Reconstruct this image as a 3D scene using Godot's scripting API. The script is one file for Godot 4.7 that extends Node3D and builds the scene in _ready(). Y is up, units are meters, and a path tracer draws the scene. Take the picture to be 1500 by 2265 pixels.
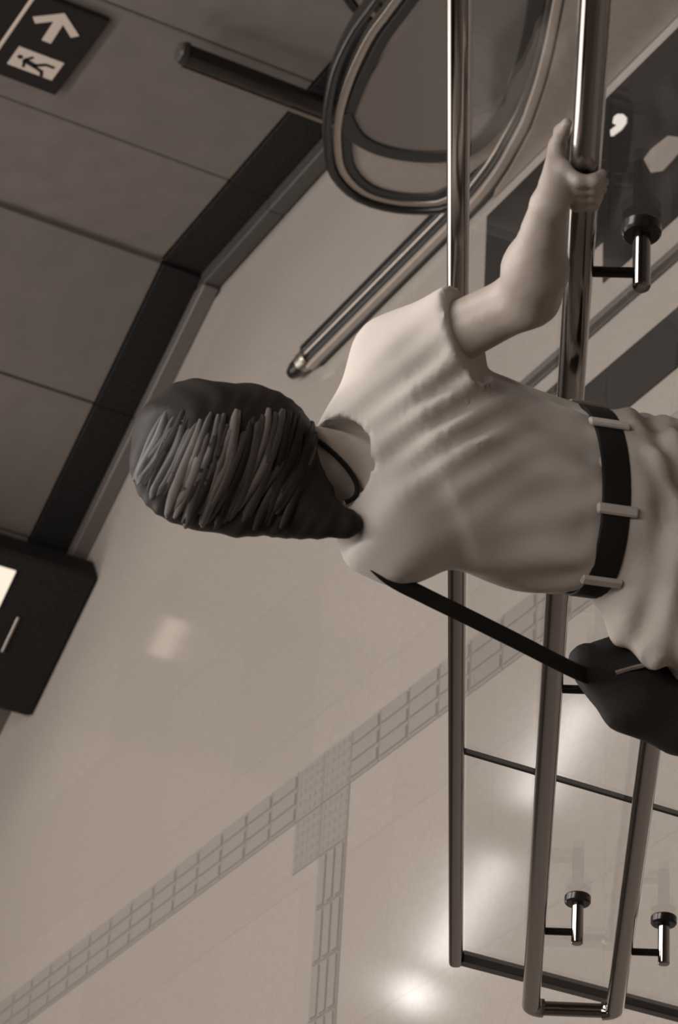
extends Node3D

# ---------------------------------------------------------------- camera numbers (image taken as 1500 x 2265)
const EYE := Vector3(0, 5.0, 0)
const FOCAL := 6307.22
const RIGHT := Vector3(0.0565130, -0.8790008, 0.4734595)
const DOWN := Vector3(-0.8582852, -0.2850344, -0.4267340)
const AHEAD := Vector3(0.5100518, -0.3822473, -0.7705415)
const SLOPE := 0.528227
const RUP := Vector3(0, 0.50400, 0.86370)      # uphill along the stair
const PUP := Vector3(0, 0.86370, -0.50400)     # square to the stair slope

var taken := {}
var M := {}

func ray(px: float, py: float) -> Vector3:
	return RIGHT * ((px - 750.0) / FOCAL) + DOWN * ((py - 1132.5) / FOCAL) + AHEAD
func at(px: float, py: float, depth: float) -> Vector3:
	return EYE + ray(px, py) * depth
func on_floor(px: float, py: float, h := 0.0) -> Vector3:
	var v := ray(px, py)
	return EYE + v * ((h - EYE.y) / v.y)
func on_x(px: float, py: float, x: float) -> Vector3:
	var v := ray(px, py)
	return EYE + v * (x / v.x)

# ---------------------------------------------------------------- naming
func numbered(n: String) -> String:
	if not taken.has(n):
		taken[n] = 0
		return n
	taken[n] += 1
	return "%s_%03d" % [n, taken[n]]
func tag(o: Node, label: String, category := "", group := "", kind := "") -> Node:
	if label: o.set_meta("label", label)
	if category: o.set_meta("category", category)
	if group: o.set_meta("group", group)
	if kind: o.set_meta("kind", kind)
	return o
func thing(n: String, where: Vector3, label: String, category: String, group := "") -> Node3D:
	var o := Node3D.new()
	o.name = numbered(n)
	add_child(o)
	o.position = where
	tag(o, label, category, group)
	return o
func setting(n: String, label := "") -> Node3D:
	var o := Node3D.new()
	o.name = n
	add_child(o)
	tag(o, label, "", "", "structure")
	return o
# places a mesh given in world coordinates under a parent
func put(mesh: Mesh, n: String, m: Material, parent: Node3D, label := "") -> MeshInstance3D:
	var o := MeshInstance3D.new()
	o.mesh = mesh
	o.material_override = m
	o.name = n if parent != self else numbered(n)
	o.cast_shadow = GeometryInstance3D.SHADOW_CASTING_SETTING_ON
	parent.add_child(o, true)
	if parent != self:
		o.global_transform = Transform3D.IDENTITY
	if label: o.set_meta("label", label)
	return o
func put_at(mesh: Mesh, n: String, m: Material, parent: Node3D, t: Transform3D) -> MeshInstance3D:
	var o := put(mesh, n, m, parent)
	o.global_transform = t
	return o

# ---------------------------------------------------------------- shapes
func new_st() -> SurfaceTool:
	var st := SurfaceTool.new()
	st.begin(Mesh.PRIMITIVE_TRIANGLES)
	return st
func done(st: SurfaceTool) -> ArrayMesh:
	st.generate_normals()
	return st.commit()
# corners given counter-clockwise as seen from outside
func quad(st: SurfaceTool, a: Vector3, b: Vector3, c: Vector3, d: Vector3) -> void:
	for v in [a, c, b, a, d, c]:
		st.add_vertex(v)
func tri(st: SurfaceTool, a: Vector3, b: Vector3, c: Vector3) -> void:
	for v in [a, c, b]:
		st.add_vertex(v)
# box with chamfered edges in the frame t
func bevel_box(st: SurfaceTool, t: Transform3D, size: Vector3, b: float) -> void:
	st.set_smooth_group(-1)
	var h := size * 0.5
	b = minf(b, minf(h.x, minf(h.y, h.z)) * 0.9)
	var f := func(sx, sy, sz, ax):
		var p := Vector3(sx * (h.x - b), sy * (h.y - b), sz * (h.z - b))
		p[ax] = [sx, sy, sz][ax] * h[ax]
		return t * p
	for s in [-1, 1]:
		var fl: bool = s < 0
		var fx := [f.call(s, -1, -1, 0), f.call(s, 1, -1, 0), f.call(s, 1, 1, 0), f.call(s, -1, 1, 0)]
		var fy := [f.call(-1, s, -1, 1), f.call(-1, s, 1, 1), f.call(1, s, 1, 1), f.call(1, s, -1, 1)]
		var fz := [f.call(-1, -1, s, 2), f.call(1, -1, s, 2), f.call(1, 1, s, 2), f.call(-1, 1, s, 2)]
		for q in [fx, fy, fz]:
			if fl: quad(st, q[3], q[2], q[1], q[0])
			else: quad(st, q[0], q[1], q[2], q[3])
	for a in [-1, 1]:
		for c in [-1, 1]:
			var e1 := [f.call(a, c, -1, 0), f.call(a, c, 1, 0), f.call(a, c, 1, 1), f.call(a, c, -1, 1)]
			var e2 := [f.call(a, -1, c, 0), f.call(a, 1, c, 0), f.call(a, 1, c, 2), f.call(a, -1, c, 2)]
			var e3 := [f.call(-1, a, c, 1), f.call(1, a, c, 1), f.call(1, a, c, 2), f.call(-1, a, c, 2)]
			var k: bool = a * c > 0
			if k: quad(st, e1[3], e1[2], e1[1], e1[0])
			else: quad(st, e1[0], e1[1], e1[2], e1[3])
			if k: quad(st, e2[0], e2[1], e2[2], e2[3])
			else: quad(st, e2[3], e2[2], e2[1], e2[0])
			if k: quad(st, e3[3], e3[2], e3[1], e3[0])
			else: quad(st, e3[0], e3[1], e3[2], e3[3])
			for d in [-1, 1]:
				var c0 = f.call(a, c, d, 0)
				var c1 = f.call(a, c, d, 1)
				var c2 = f.call(a, c, d, 2)
				if a * c * d > 0: tri(st, c0, c1, c2)
				else: tri(st, c0, c2, c1)
func boxm(size: Vector3, b := 0.003) -> ArrayMesh:
	var st := new_st()
	bevel_box(st, Transform3D.IDENTITY, size, b)
	return done(st)
func box_at(c: Vector3, size: Vector3, b := 0.003) -> ArrayMesh:
	var st := new_st()
	bevel_box(st, Transform3D(Basis.IDENTITY, c), size, b)
	return done(st)
# sweep a closed section (array of Vector2: side, up) along points
func sweep(st: SurfaceTool, pts: Array, section: Array, side_hint: Vector3, caps := true, closed := false) -> void:
	var n := pts.size()
	var rings := []
	for i in n:
		var d: Vector3
		if closed: d = (pts[(i + 1) % n] - pts[(i - 1 + n) % n]).normalized()
		else: d = (pts[mini(i + 1, n - 1)] - pts[maxi(i - 1, 0)]).normalized()
		var up := side_hint.cross(d)
		if up.length() < 1e-4: up = Vector3(0.3, 1, 0.2).cross(d)
		up = up.normalized()
		var side := d.cross(up).normalized()
		var rr := []
		for s in section:
			rr.append(pts[i] + side * s.x + up * s.y)
		rings.append(rr)
	st.set_smooth_group(0)
	var m := section.size()
	for i in (n if closed else n - 1):
		var a: Array = rings[i]
		var b: Array = rings[(i + 1) % n]
		for j in m:
			quad(st, a[j], a[(j + 1) % m], b[(j + 1) % m], b[j])
	if caps and not closed:
		st.set_smooth_group(-1)
		for e in [0, n - 1]:
			var c := Vector3.ZERO
			for p in rings[e]: c += p
			c /= m
			for j in m:
				if e == 0: tri(st, c, rings[e][(j + 1) % m], rings[e][j])
				else: tri(st, c, rings[e][j], rings[e][(j + 1) % m])
func circle(r: float, n := 14) -> Array:
	var o := []
	for i in n:
		o.append(Vector2(cos(TAU * i / n), sin(TAU * i / n)) * r)
	return o
func squircle(w: float, h: float, rad: float, n := 6) -> Array:
	var o := []
	for q in 4:
		var cx := (w * 0.5 - rad) * (1 if q == 0 or q == 3 else -1)
		var cy := (h * 0.5 - rad) * (1 if q < 2 else -1)
		for i in n + 1:
			var a := (q + float(i) / n) * PI / 2
			o.append(Vector2(cx + rad * cos(a), cy + rad * sin(a)))
	return o
func tube(pts: Array, r: float, n := 14, closed := false) -> ArrayMesh:
	var st := new_st()
	var hint := Vector3(0.13, 0.97, 0.21)
	sweep(st, pts, circle(r, n), hint, true, closed)
	return done(st)
# round strand that thins out towards both ends
func taper(st: SurfaceTool, pts: Array, r: float, n := 7) -> void:
	st.set_smooth_group(0)
	var rings := []
	for i in pts.size():
		var d: Vector3 = (pts[mini(i + 1, pts.size() - 1)] - pts[maxi(i - 1, 0)]).normalized()
		var x := d.cross(AHEAD).normalized()
		var y := d.cross(x)
		var k := r * (0.12 + 0.88 * pow(sin(PI * (i + 0.3) / (pts.size() - 0.4)), 0.5))
		var rr := []
		for j in n: rr.append(pts[i] + (x * cos(TAU * j / n) * 1.3 + y * sin(TAU * j / n) * 0.7) * k)
		rings.append(rr)
	for i in rings.size() - 1:
		for j in n:
			quad(st, rings[i][j], rings[i][(j + 1) % n], rings[i + 1][(j + 1) % n], rings[i + 1][j])
# lathe round an axis from p along d; profile of Vector2(radius, distance)
func lathe(p: Vector3, d: Vector3, prof: Array, n := 24) -> ArrayMesh:
	var st := new_st()
	d = d.normalized()
	var x := d.cross(Vector3(0.31, 0.9, 0.29)).normalized()
	var y := d.cross(x)
	st.set_smooth_group(-1)
	for i in prof.size() - 1:
		st.set_smooth_group(i)
		for j in n:
			var a0 := TAU * j / n
			var a1 := TAU * (j + 1) / n
			var c0 := x * cos(a0) + y * sin(a0)
			var c1 := x * cos(a1) + y * sin(a1)
			quad(st, p + d * prof[i].y + c0 * prof[i].x, p + d * prof[i].y + c1 * prof[i].x, p + d * prof[i + 1].y + c1 * prof[i + 1].x, p + d * prof[i + 1].y + c0 * prof[i + 1].x)
	return done(st)
# polygon (2D) extruded: maps Vector2 -> world by o + u*x + v*y, thickness along n
func prism(poly: Array, o: Vector3, u: Vector3, v: Vector3, thick: Vector3) -> ArrayMesh:
	var st := new_st()
	st.set_smooth_group(-1)
	var pk := PackedVector2Array(poly)
	var idx := Geometry2D.triangulate_polygon(pk)
	var w := func(p: Vector2, k: float) -> Vector3: return o + u * p.x + v * p.y + thick * k
	for i in range(0, idx.size(), 3):
		tri(st, w.call(pk[idx[i]], 1), w.call(pk[idx[i + 1]], 1), w.call(pk[idx[i + 2]], 1))
		tri(st, w.call(pk[idx[i]], 0), w.call(pk[idx[i + 2]], 0), w.call(pk[idx[i + 1]], 0))
	for i in pk.size():
		var a := pk[i]
		var b := pk[(i + 1) % pk.size()]
		quad(st, w.call(a, 0), w.call(b, 0), w.call(b, 1), w.call(a, 1))
	return done(st)

# ---------------------------------------------------------------- smooth fields and surface nets
# primitive: [A, B, ra, rb]  or elliptic: [A, B, ra, rb, frame basis (x side, z front), squash of the front axis]
func prim_d(q: Array, p: Vector3) -> float:
	var a: Vector3 = q[0]
	var ab: Vector3 = q[1] - a
	var t := clampf((p - a).dot(ab) / maxf(ab.length_squared(), 1e-8), 0, 1)
	var r: float = lerpf(q[2], q[3], t)
	var e := p - (a + ab * t)
	if q.size() > 4:
		var bs: Basis = q[4]
		var k: float = q[5]
		var l := Vector3(e.dot(bs.x), e.dot(bs.y), e.dot(bs.z) / k)
		return (l.length() - r) * k
	return e.length() - r
func field(prims: Array, p: Vector3, k: float) -> float:
	var d := 10.0
	for q in prims:
		var e := prim_d(q, p)
		var h := maxf(k - absf(d - e), 0.0) / k
		d = minf(d, e) - h * h * k * 0.25
	return d
func nets(prims: Array, cell: float, k: float, warp = null, pad := 0.03) -> ArrayMesh:
	var lo := Vector3(1e9, 1e9, 1e9)
	var hi := -lo
	for q in prims:
		var r := maxf(q[2], q[3]) + pad
		for e in [q[0], q[1]]:
			lo = lo.min(e - Vector3.ONE * r)
			hi = hi.max(e + Vector3.ONE * r)
	var B := 4
	var n := Vector3i(((hi - lo) / (cell * B)).ceil()) * B + Vector3i.ONE
	var nx := n.x
	var nxy := n.x * n.y
	var g := PackedFloat32Array()
	g.resize(nxy * n.z)
	g.fill(1.0)
	var far := cell * B * 1.9 + 0.02
	var live := []
	for bz in range(0, n.z - 1, B):
		for by in range(0, n.y - 1, B):
			for bx in range(0, n.x - 1, B):
				var c := lo + Vector3(bx + B * 0.5, by + B * 0.5, bz + B * 0.5) * cell
				var dc := field(prims, c, k)
				if dc > far: continue
				if dc < -far:
					for z in B + 1:
						for y in B + 1:
							for x in B + 1:
								var ii := (bx + x) + (by + y) * nx + (bz + z) * nxy
								if g[ii] == 1.0: g[ii] = -0.99
					continue
				live.append(Vector3i(bx, by, bz))
				for z in B + 1:
					for y in B + 1:
						for x in B + 1:
							var i := (bx + x) + (by + y) * nx + (bz + z) * nxy
							if g[i] != 1.0 and g[i] != -0.99: continue
							var p := lo + Vector3(bx + x, by + y, bz + z) * cell
							var d := field(prims, p, k)
							if warp != null: d = warp.call(p, d)
							g[i] = d
	var verts := PackedVector3Array()
	var vid := {}
	var cells := []
	for b in live:
		for z in B:
			for y in B:
				for x in B:
					var cx: int = b.x + x
					var cy: int = b.y + y
					var cz: int = b.z + z
					var i := cx + cy * nx + cz * nxy
					var v := [g[i], g[i + 1], g[i + nx], g[i + nx + 1], g[i + nxy], g[i + nxy + 1], g[i + nxy + nx], g[i + nxy + nx + 1]]
					var neg := 0
					for q in v:
						if q < 0: neg += 1
					if neg == 0 or neg == 8: continue
					var s := Vector3.ZERO
					var cnt := 0
					for a in 8:
						for ax in 3:
							var bb := a | (1 << ax)
							if bb == a: continue
							if (v[a] < 0) != (v[bb] < 0):
								var t: float = v[a] / (v[a] - v[bb])
								var pt := Vector3(a & 1, (a >> 1) & 1, (a >> 2) & 1)
								pt[ax] += t
								s += pt
								cnt += 1
					vid[i] = verts.size()
					verts.append(lo + (Vector3(cx, cy, cz) + s / cnt) * cell)
					cells.append(i)
	var ind := PackedInt32Array()
	var step := [1, nx, nxy]
	for i in cells:
		for ax in 3:
			var d0 := g[i]
			var d1 := g[i + step[ax]]
			if (d0 < 0) == (d1 < 0): continue
			var u: int = step[(ax + 1) % 3]
			var w: int = step[(ax + 2) % 3]
			if not (vid.has(i - u) and vid.has(i - w) and vid.has(i - u - w)): continue
			var a: int = vid[i]
			var b: int = vid[i - u]
			var c: int = vid[i - u - w]
			var d: int = vid[i - w]
			if d0 < 0: ind.append_array([a, c, b, a, d, c])
			else: ind.append_array([a, b, c, a, c, d])
	var nor := PackedVector3Array()
	nor.resize(verts.size())
	for i in range(0, ind.size(), 3):
		var fn := (verts[ind[i + 2]] - verts[ind[i]]).cross(verts[ind[i + 1]] - verts[ind[i]])
		for j in 3: nor[ind[i + j]] += fn
	for i in nor.size(): nor[i] = nor[i].normalized()
	var arr := []
	arr.resize(Mesh.ARRAY_MAX)
	arr[Mesh.ARRAY_VERTEX] = verts
	arr[Mesh.ARRAY_NORMAL] = nor
	arr[Mesh.ARRAY_INDEX] = ind
	var mesh := ArrayMesh.new()
	mesh.add_surface_from_arrays(Mesh.PRIMITIVE_TRIANGLES, arr)
	return mesh

# ---------------------------------------------------------------- materials
func flat(c: Color, rough := 0.6, metal := 0.0) -> StandardMaterial3D:
	var m := StandardMaterial3D.new()
	m.albedo_color = c
	m.roughness = rough
	m.metallic = metal
	return m
func noise_tex(seed_: int, freq: float, lo: Color, hi: Color, octaves := 4, kind := FastNoiseLite.TYPE_SIMPLEX_SMOOTH) -> NoiseTexture2D:
	var n := FastNoiseLite.new()
	n.seed = seed_
	n.frequency = freq
	n.noise_type = kind
	n.fractal_octaves = octaves
	var t := NoiseTexture2D.new()
	t.width = 512
	t.height = 512
	t.seamless = true
	t.noise = n
	var g := Gradient.new()
	g.set_color(0, lo)
	g.set_color(1, hi)
	t.color_ramp = g
	return t
func grained(c: Color, spread: float, seed_: int, scale: float, freq := 0.03, rough := 0.6, metal := 0.0) -> StandardMaterial3D:
	var m := flat(Color.WHITE, rough, metal)
	m.albedo_texture = noise_tex(seed_, freq, c.darkened(spread), c.lightened(spread * 0.6))
	m.uv1_triplanar = true
	m.uv1_world_triplanar = true
	m.uv1_scale = Vector3.ONE * scale
	return m
func glow(c: Color, e: float) -> StandardMaterial3D:
	var m := flat(c, 0.5)
	m.emission_enabled = true
	m.emission = c
	m.emission_energy_multiplier = e
	return m
func glass(c: Color) -> StandardMaterial3D:
	var m := flat(c, 0.02)
	m.transparency = BaseMaterial3D.TRANSPARENCY_ALPHA
	return m

func make_materials() -> void:
	M.floor = [grained(Color(0.63, 0.59, 0.555), 0.035, 3, 2.3, 0.02, 0.12), grained(Color(0.626, 0.586, 0.551), 0.035, 8, 2.9, 0.025, 0.125), grained(Color(0.634, 0.594, 0.559), 0.035, 12, 2.0, 0.02, 0.12)]
	M.joint = flat(Color(0.52, 0.485, 0.455), 0.9)
	M.tactile = grained(Color(0.525, 0.49, 0.46), 0.04, 21, 2.0, 0.03, 0.65)
	M.wall = [grained(Color(0.405, 0.372, 0.347), 0.05, 31, 0.7, 0.012, 0.5), grained(Color(0.4, 0.367, 0.343), 0.05, 33, 0.6, 0.012, 0.5)]
	M.paint = flat(Color(0.5, 0.46, 0.43), 0.8)
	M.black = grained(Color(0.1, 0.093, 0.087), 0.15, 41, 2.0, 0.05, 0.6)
	M.base = [grained(Color(0.26, 0.24, 0.225), 0.06, 45, 2.0, 0.03, 0.5), grained(Color(0.36, 0.33, 0.31), 0.06, 46, 2.0, 0.03, 0.5)]  # darker first tone paints in the shade along the right wall baseboard
	M.steel = flat(Color(0.56, 0.535, 0.515), 0.13, 1.0)
	M.satin = flat(Color(0.64, 0.605, 0.575), 0.36, 1.0)
	M.dark_steel = flat(Color(0.2, 0.18, 0.17), 0.25, 0.6)
	M.rubber = flat(Color(0.1, 0.09, 0.085), 0.28)
	M.gasket = flat(Color(0.13, 0.12, 0.11), 0.55)
	M.clad = grained(Color(0.68, 0.63, 0.59), 0.05, 51, 1.2, 0.02, 0.45, 0.35)
	M.glass = glass(Color(0.5, 0.48, 0.46, 0.025))
	M.edge = flat(Color(0.2, 0.18, 0.165), 0.3)
	M.sign = flat(Color(0.14, 0.125, 0.12), 0.55)
	M.print = flat(Color(0.74, 0.68, 0.63), 0.6)
	M.skin = grained(Color(0.62, 0.57, 0.53), 0.03, 61, 6.0, 0.03, 0.5)
	M.skin.subsurf_scatter_enabled = true
	M.skin.subsurf_scatter_strength = 0.15
	M.hair = flat(Color(0.16, 0.14, 0.13), 0.5)
	M.highlight_lock = flat(Color(0.37, 0.34, 0.318), 0.6)
	M.hair_mid = flat(Color(0.235, 0.21, 0.197), 0.5)
	M.shirt = grained(Color(0.72, 0.68, 0.645), 0.02, 71, 5.0, 0.05, 0.85)
	M.trousers = grained(Color(0.69, 0.645, 0.605), 0.03, 73, 5.0, 0.05, 0.85)
	M.leather = flat(Color(0.13, 0.12, 0.112), 0.5)
	M.bag = grained(Color(0.135, 0.122, 0.115), 0.12, 81, 8.0, 0.06, 0.6)
	M.step = grained(Color(0.5, 0.465, 0.435), 0.06, 91, 1.0, 0.03, 0.6)
	M.glint = flat(Color(0.97, 0.95, 0.92), 0.7)
	M.lit = glow(Color(1.0, 0.96, 0.92), 3.0)
	M.bright = glow(Color(1.0, 0.96, 0.92), 7.5)
	M.plate = grained(Color(0.56, 0.52, 0.49), 0.04, 95, 1.5, 0.02, 0.3)
	M.tint = flat(Color(0.385, 0.352, 0.328), 0.12)
	M.panel_lit = glow(Color(1.0, 0.94, 0.87), 0.42)
	for k in ['black', 'bag', 'hair', 'leather', 'sign']: M[k].metallic_specular = 0.22
	M.sole = flat(Color(0.6, 0.56, 0.53), 0.7)

# ---------------------------------------------------------------- lights
func lamp(n: String, c: Vector3, size: Vector2, turn: float, energy: float, label: String, group: String, glowing := "lit") -> void:
	var o := thing(n, c, label, "lamp", group)
	o.rotation.y = turn
	var t := o.global_transform
	put_at(boxm(Vector3(size.x + 0.06, 0.07, size.y + 0.06), 0.006), "housing", M.paint, o, t.translated_local(Vector3(0, 0.045, 0)))
	put_at(boxm(Vector3(size.x, 0.012, size.y), 0.003), "diffuser", M[glowing], o, t.translated_local(Vector3(0, 0.004, 0)))
	var l := AreaLight3D.new()
	l.name = "light"
	o.add_child(l)
	l.area_size = size
	l.global_transform = t * Transform3D(Basis(Vector3.RIGHT, -PI / 2), Vector3(0, -0.012, 0))
	l.light_energy = energy
	l.light_color = Color(1.0, 0.99, 0.985)
	l.area_range = 40.0
	l.shadow_enabled = true

func _ready() -> void:
	# camera
	var cam := Camera3D.new()
	cam.name = "camera"
	add_child(cam)
	cam.global_transform = Transform3D(Basis(RIGHT.normalized(), -DOWN.normalized(), -AHEAD.normalized()), EYE)
	cam.fov = rad_to_deg(2.0 * atan(1132.5 / FOCAL))
	cam.near = 0.05
	cam.far = 100.0
	cam.current = true
	var lens := CameraAttributesPhysical.new()
	lens.frustum_focal_length = 12.0 * FOCAL / 1132.5
	lens.frustum_focus_distance = 5.4
	lens.exposure_aperture = 7.0
	cam.attributes = lens
	# surroundings
	var we := WorldEnvironment.new()
	we.name = "environment"
	var env := Environment.new()
	env.background_mode = Environment.BG_COLOR
	env.background_color = Color(0.02, 0.018, 0.017)
	env.tonemap_mode = Environment.TONE_MAPPER_LINEAR
	env.tonemap_exposure = 1.06
	env.sdfgi_enabled = true
	env.ssao_enabled = true
	env.ssil_enabled = true
	we.environment = env
	add_child(we)
	make_materials()
	# ceiling lamps over the stair and the hall, and the row that runs along the angled wall
	for z in [-3.2, -6.6, -10.0, -13.4]:
		lamp("ceiling_lamp", Vector3(5.2, 7.36, z), Vector2(1.2, 2.2), 0.0, 12.0, "large square ceiling panel lamp over the hall floor", "ceiling panels over the hall")
	for z in [-1.0, -4.0, -7.0]:
		lamp("stair_lamp", Vector3(1.7, 7.36, z), Vector2(0.3, 2.7), 0.0, 7.0, "long narrow ceiling lamp in the row above the staircase", "narrow ceiling lamps above the staircase", "bright")
	var turn := atan2(0.5256, 0.8507)
	lamp("linear_lamp", Vector3(6.535, 2.7, -13.467), Vector2(0.13, 0.82), turn, 0.55, "slim linear lamp hung along the angled wall", "slim lamps hung along the angled wall", "bright")
	lamp("linear_lamp", Vector3(7.184, 2.7, -12.529), Vector2(0.13, 0.75), turn, 0.55, "slim linear lamp hung along the angled wall", "slim lamps hung along the angled wall", "bright")
	lamp("round_lamp", Vector3(6.21, 2.7, -14.07), Vector2(0.2, 0.2), turn, 0.25, "small square lamp at the end of the slim lamp row", "", "bright")
	var bx := thing("added_glow_panel", Vector3(2.1, 4.2, -16.9), "unseen wide glowing panel added on the far wall for the bright rail edges", "added glow panel")  # unseen panel, added to draw the bright edges along the rails
	put(box_at(Vector3(2.1, 5.3, -16.96), Vector3(7.2, 2.4, 0.08), 0.01), "frame", M.black, bx)
	put(box_at(Vector3(2.1, 5.3, -16.91), Vector3(7.0, 2.2, 0.02), 0.004), "diffuser", M.lit, bx)
	var bl := AreaLight3D.new()
	bl.name = "light"
	bx.add_child(bl)
	bl.area_size = Vector2(7.0, 2.2)
	bl.global_transform = Transform3D(Basis(Vector3.UP, PI), Vector3(2.1, 5.3, -16.87))
	bl.light_energy = 6.0
	bl.light_color = Color(1.0, 0.99, 0.985)
	bl.area_range = 40.0
	bl.shadow_enabled = true
	for q in [["linear_lamp", 1], ["linear_lamp_001", 1], ["round_lamp", 1]]:
		var o: Node3D = get_node(q[0])
		var top := o.global_position + Vector3(0, 0.08, 0)
		put(tube([top, Vector3(top.x, 7.42, top.z)], 0.008, 8), "rod", M.satin, o)

	build_room()
	build_stair()
	build_balustrade()
	build_escalator()
	build_floor_marks()
	build_sign()
	build_post()
	build_vending()
	build_person()
	build_bag()

# ---------------------------------------------------------------- room
func wall_run(o: Node3D, a: Vector3, u: Vector3, n: Vector3, stops: Array, first: int) -> void:
	# panels between stops along u, black band and baseboard pieces below; n points into the room
	var bs := Basis(u, Vector3.UP, u.cross(Vector3.UP))
	for i in stops.size() - 1:
		var s0: float = stops[i]
		var s1: float = stops[i + 1]
		var w := s1 - s0
		var mid := a + u * (s0 + w * 0.5)
		put_at(boxm(Vector3(w - 0.012, 2.6, 0.03), 0.006), "panel", M.wall[(i + first) % 2], o, Transform3D(bs, mid + Vector3(0, 0.33 + 1.3, 0) - n * 0.015))
		put_at(boxm(Vector3(w - 0.012, 4.4, 0.03), 0.006), "panel", M.wall[(i + first + 1) % 2], o, Transform3D(bs, mid + Vector3(0, 2.945 + 2.2, 0) - n * 0.015))
		put_at(boxm(Vector3(w - 0.002, 0.23, 0.05), 0.004), "skirting", M.black, o, Transform3D(bs, mid + Vector3(0, 0.209, 0) - n * 0.01))
		put_at(boxm(Vector3(w - 0.004, 0.094, 0.13), 0.006), "baseboard", M.base[1 if first == 1 and i == 0 else (0 if first == 0 else 1)], o, Transform3D(bs, mid + Vector3(0, 0.047, 0) + n * 0.03))

func build_room() -> void:
	var f := setting("floor", "pale polished stone floor of the lower hall")
	put(box_at(Vector3(3.0, -0.11, -6.0), Vector3(13.5, 0.2, 23.0), 0.0), "bed", M.joint, f)
	var sl := boxm(Vector3(0.7992, 0.012, 0.7992), 0.0001)
	var rng := RandomNumberGenerator.new()
	rng.seed = 5
	for i in range(-1, 8):
		for j in 15:
			var x := 3.26 + 0.8 * i + 0.4
			if x > 9.0: continue
			put_at(sl, "slab", M.floor[rng.randi() % 3], f, Transform3D(Basis.IDENTITY, Vector3(x, -0.006, -4.2 - 0.8 * j)))
	var r := setting("wall_right", "grey panelled wall with black skirting beside the escalator")
	put(box_at(Vector3(9.12, 3.7, -4.0), Vector3(0.2, 7.4, 16.2), 0.0), "core", M.joint, r)
	wall_run(r, Vector3(9.0, 0, -11.85), Vector3(0, 0, 1), Vector3(-1, 0, 0), [0.0, 0.9, 1.84, 2.78, 3.72, 4.66, 5.6, 6.54, 7.48, 8.42, 9.36, 10.3, 11.24, 12.18, 13.12, 14.06, 15.0], 0)
	var c := setting("wall_corner", "grey panelled wall set at an angle with black skirting")
	var u := Vector3(-0.5256, 0, -0.8507)
	var n := Vector3(-0.8507, 0, 0.5256)
	var a := Vector3(8.97, 0, -11.76)
	wall_run(c, a, u, n, [0.0, 0.92, 1.84, 2.76, 3.68, 4.6, 5.52, 6.0], 1)
	var bs := Basis(u, Vector3.UP, u.cross(Vector3.UP))
	put_at(boxm(Vector3(6.4, 7.4, 0.2), 0.0), "core", M.joint, c, Transform3D(bs, a + u * 3.0 + Vector3(0, 3.7, 0) - n * 0.14))
	var far := setting("wall_front", "plain far wall of the hall")
	put(box_at(Vector3(3.0, 3.7, -17.1), Vector3(13.0, 7.6, 0.2), 0.0), "core", M.wall[0], far)
	var lf := setting("wall_left", "plain wall on the left of the staircase")
	put(box_at(Vector3(-3.1, 3.7, -6.0), Vector3(0.2, 7.6, 22.4), 0.0), "core", M.wall[0], lf)
	var bk := setting("wall_back", "plain wall behind the upper landing")
	put(box_at(Vector3(3.0, 3.7, 4.1), Vector3(12.4, 7.6, 0.2), 0.0), "core", M.wall[0], bk)
	var ce := setting("ceiling", "plain pale ceiling")
	put(box_at(Vector3(3.0, 7.55, -6.5), Vector3(12.6, 0.2, 21.6), 0.0), "slab", M.paint, ce)

func build_stair() -> void:
	var s := setting("stair_1", "stone staircase descending to the hall")
	for i in 24:
		var h := 0.1664 * (24 - i)
		var z := 0.05 - 0.2851 * i
		put(box_at(Vector3(0.95, h - 0.02, z - 0.14), Vector3(3.3, 0.04, 0.31), 0.004), "tread", M.step, s)
		put(box_at(Vector3(0.95, (h - 0.04) * 0.5, z - 0.12), Vector3(3.3, h - 0.042, 0.27), 0.0), "riser", M.step, s)
	put(box_at(Vector3(0.95, 2.0, 2.0), Vector3(3.3, 4.0, 3.9), 0.004), "landing", M.step, s)

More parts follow.
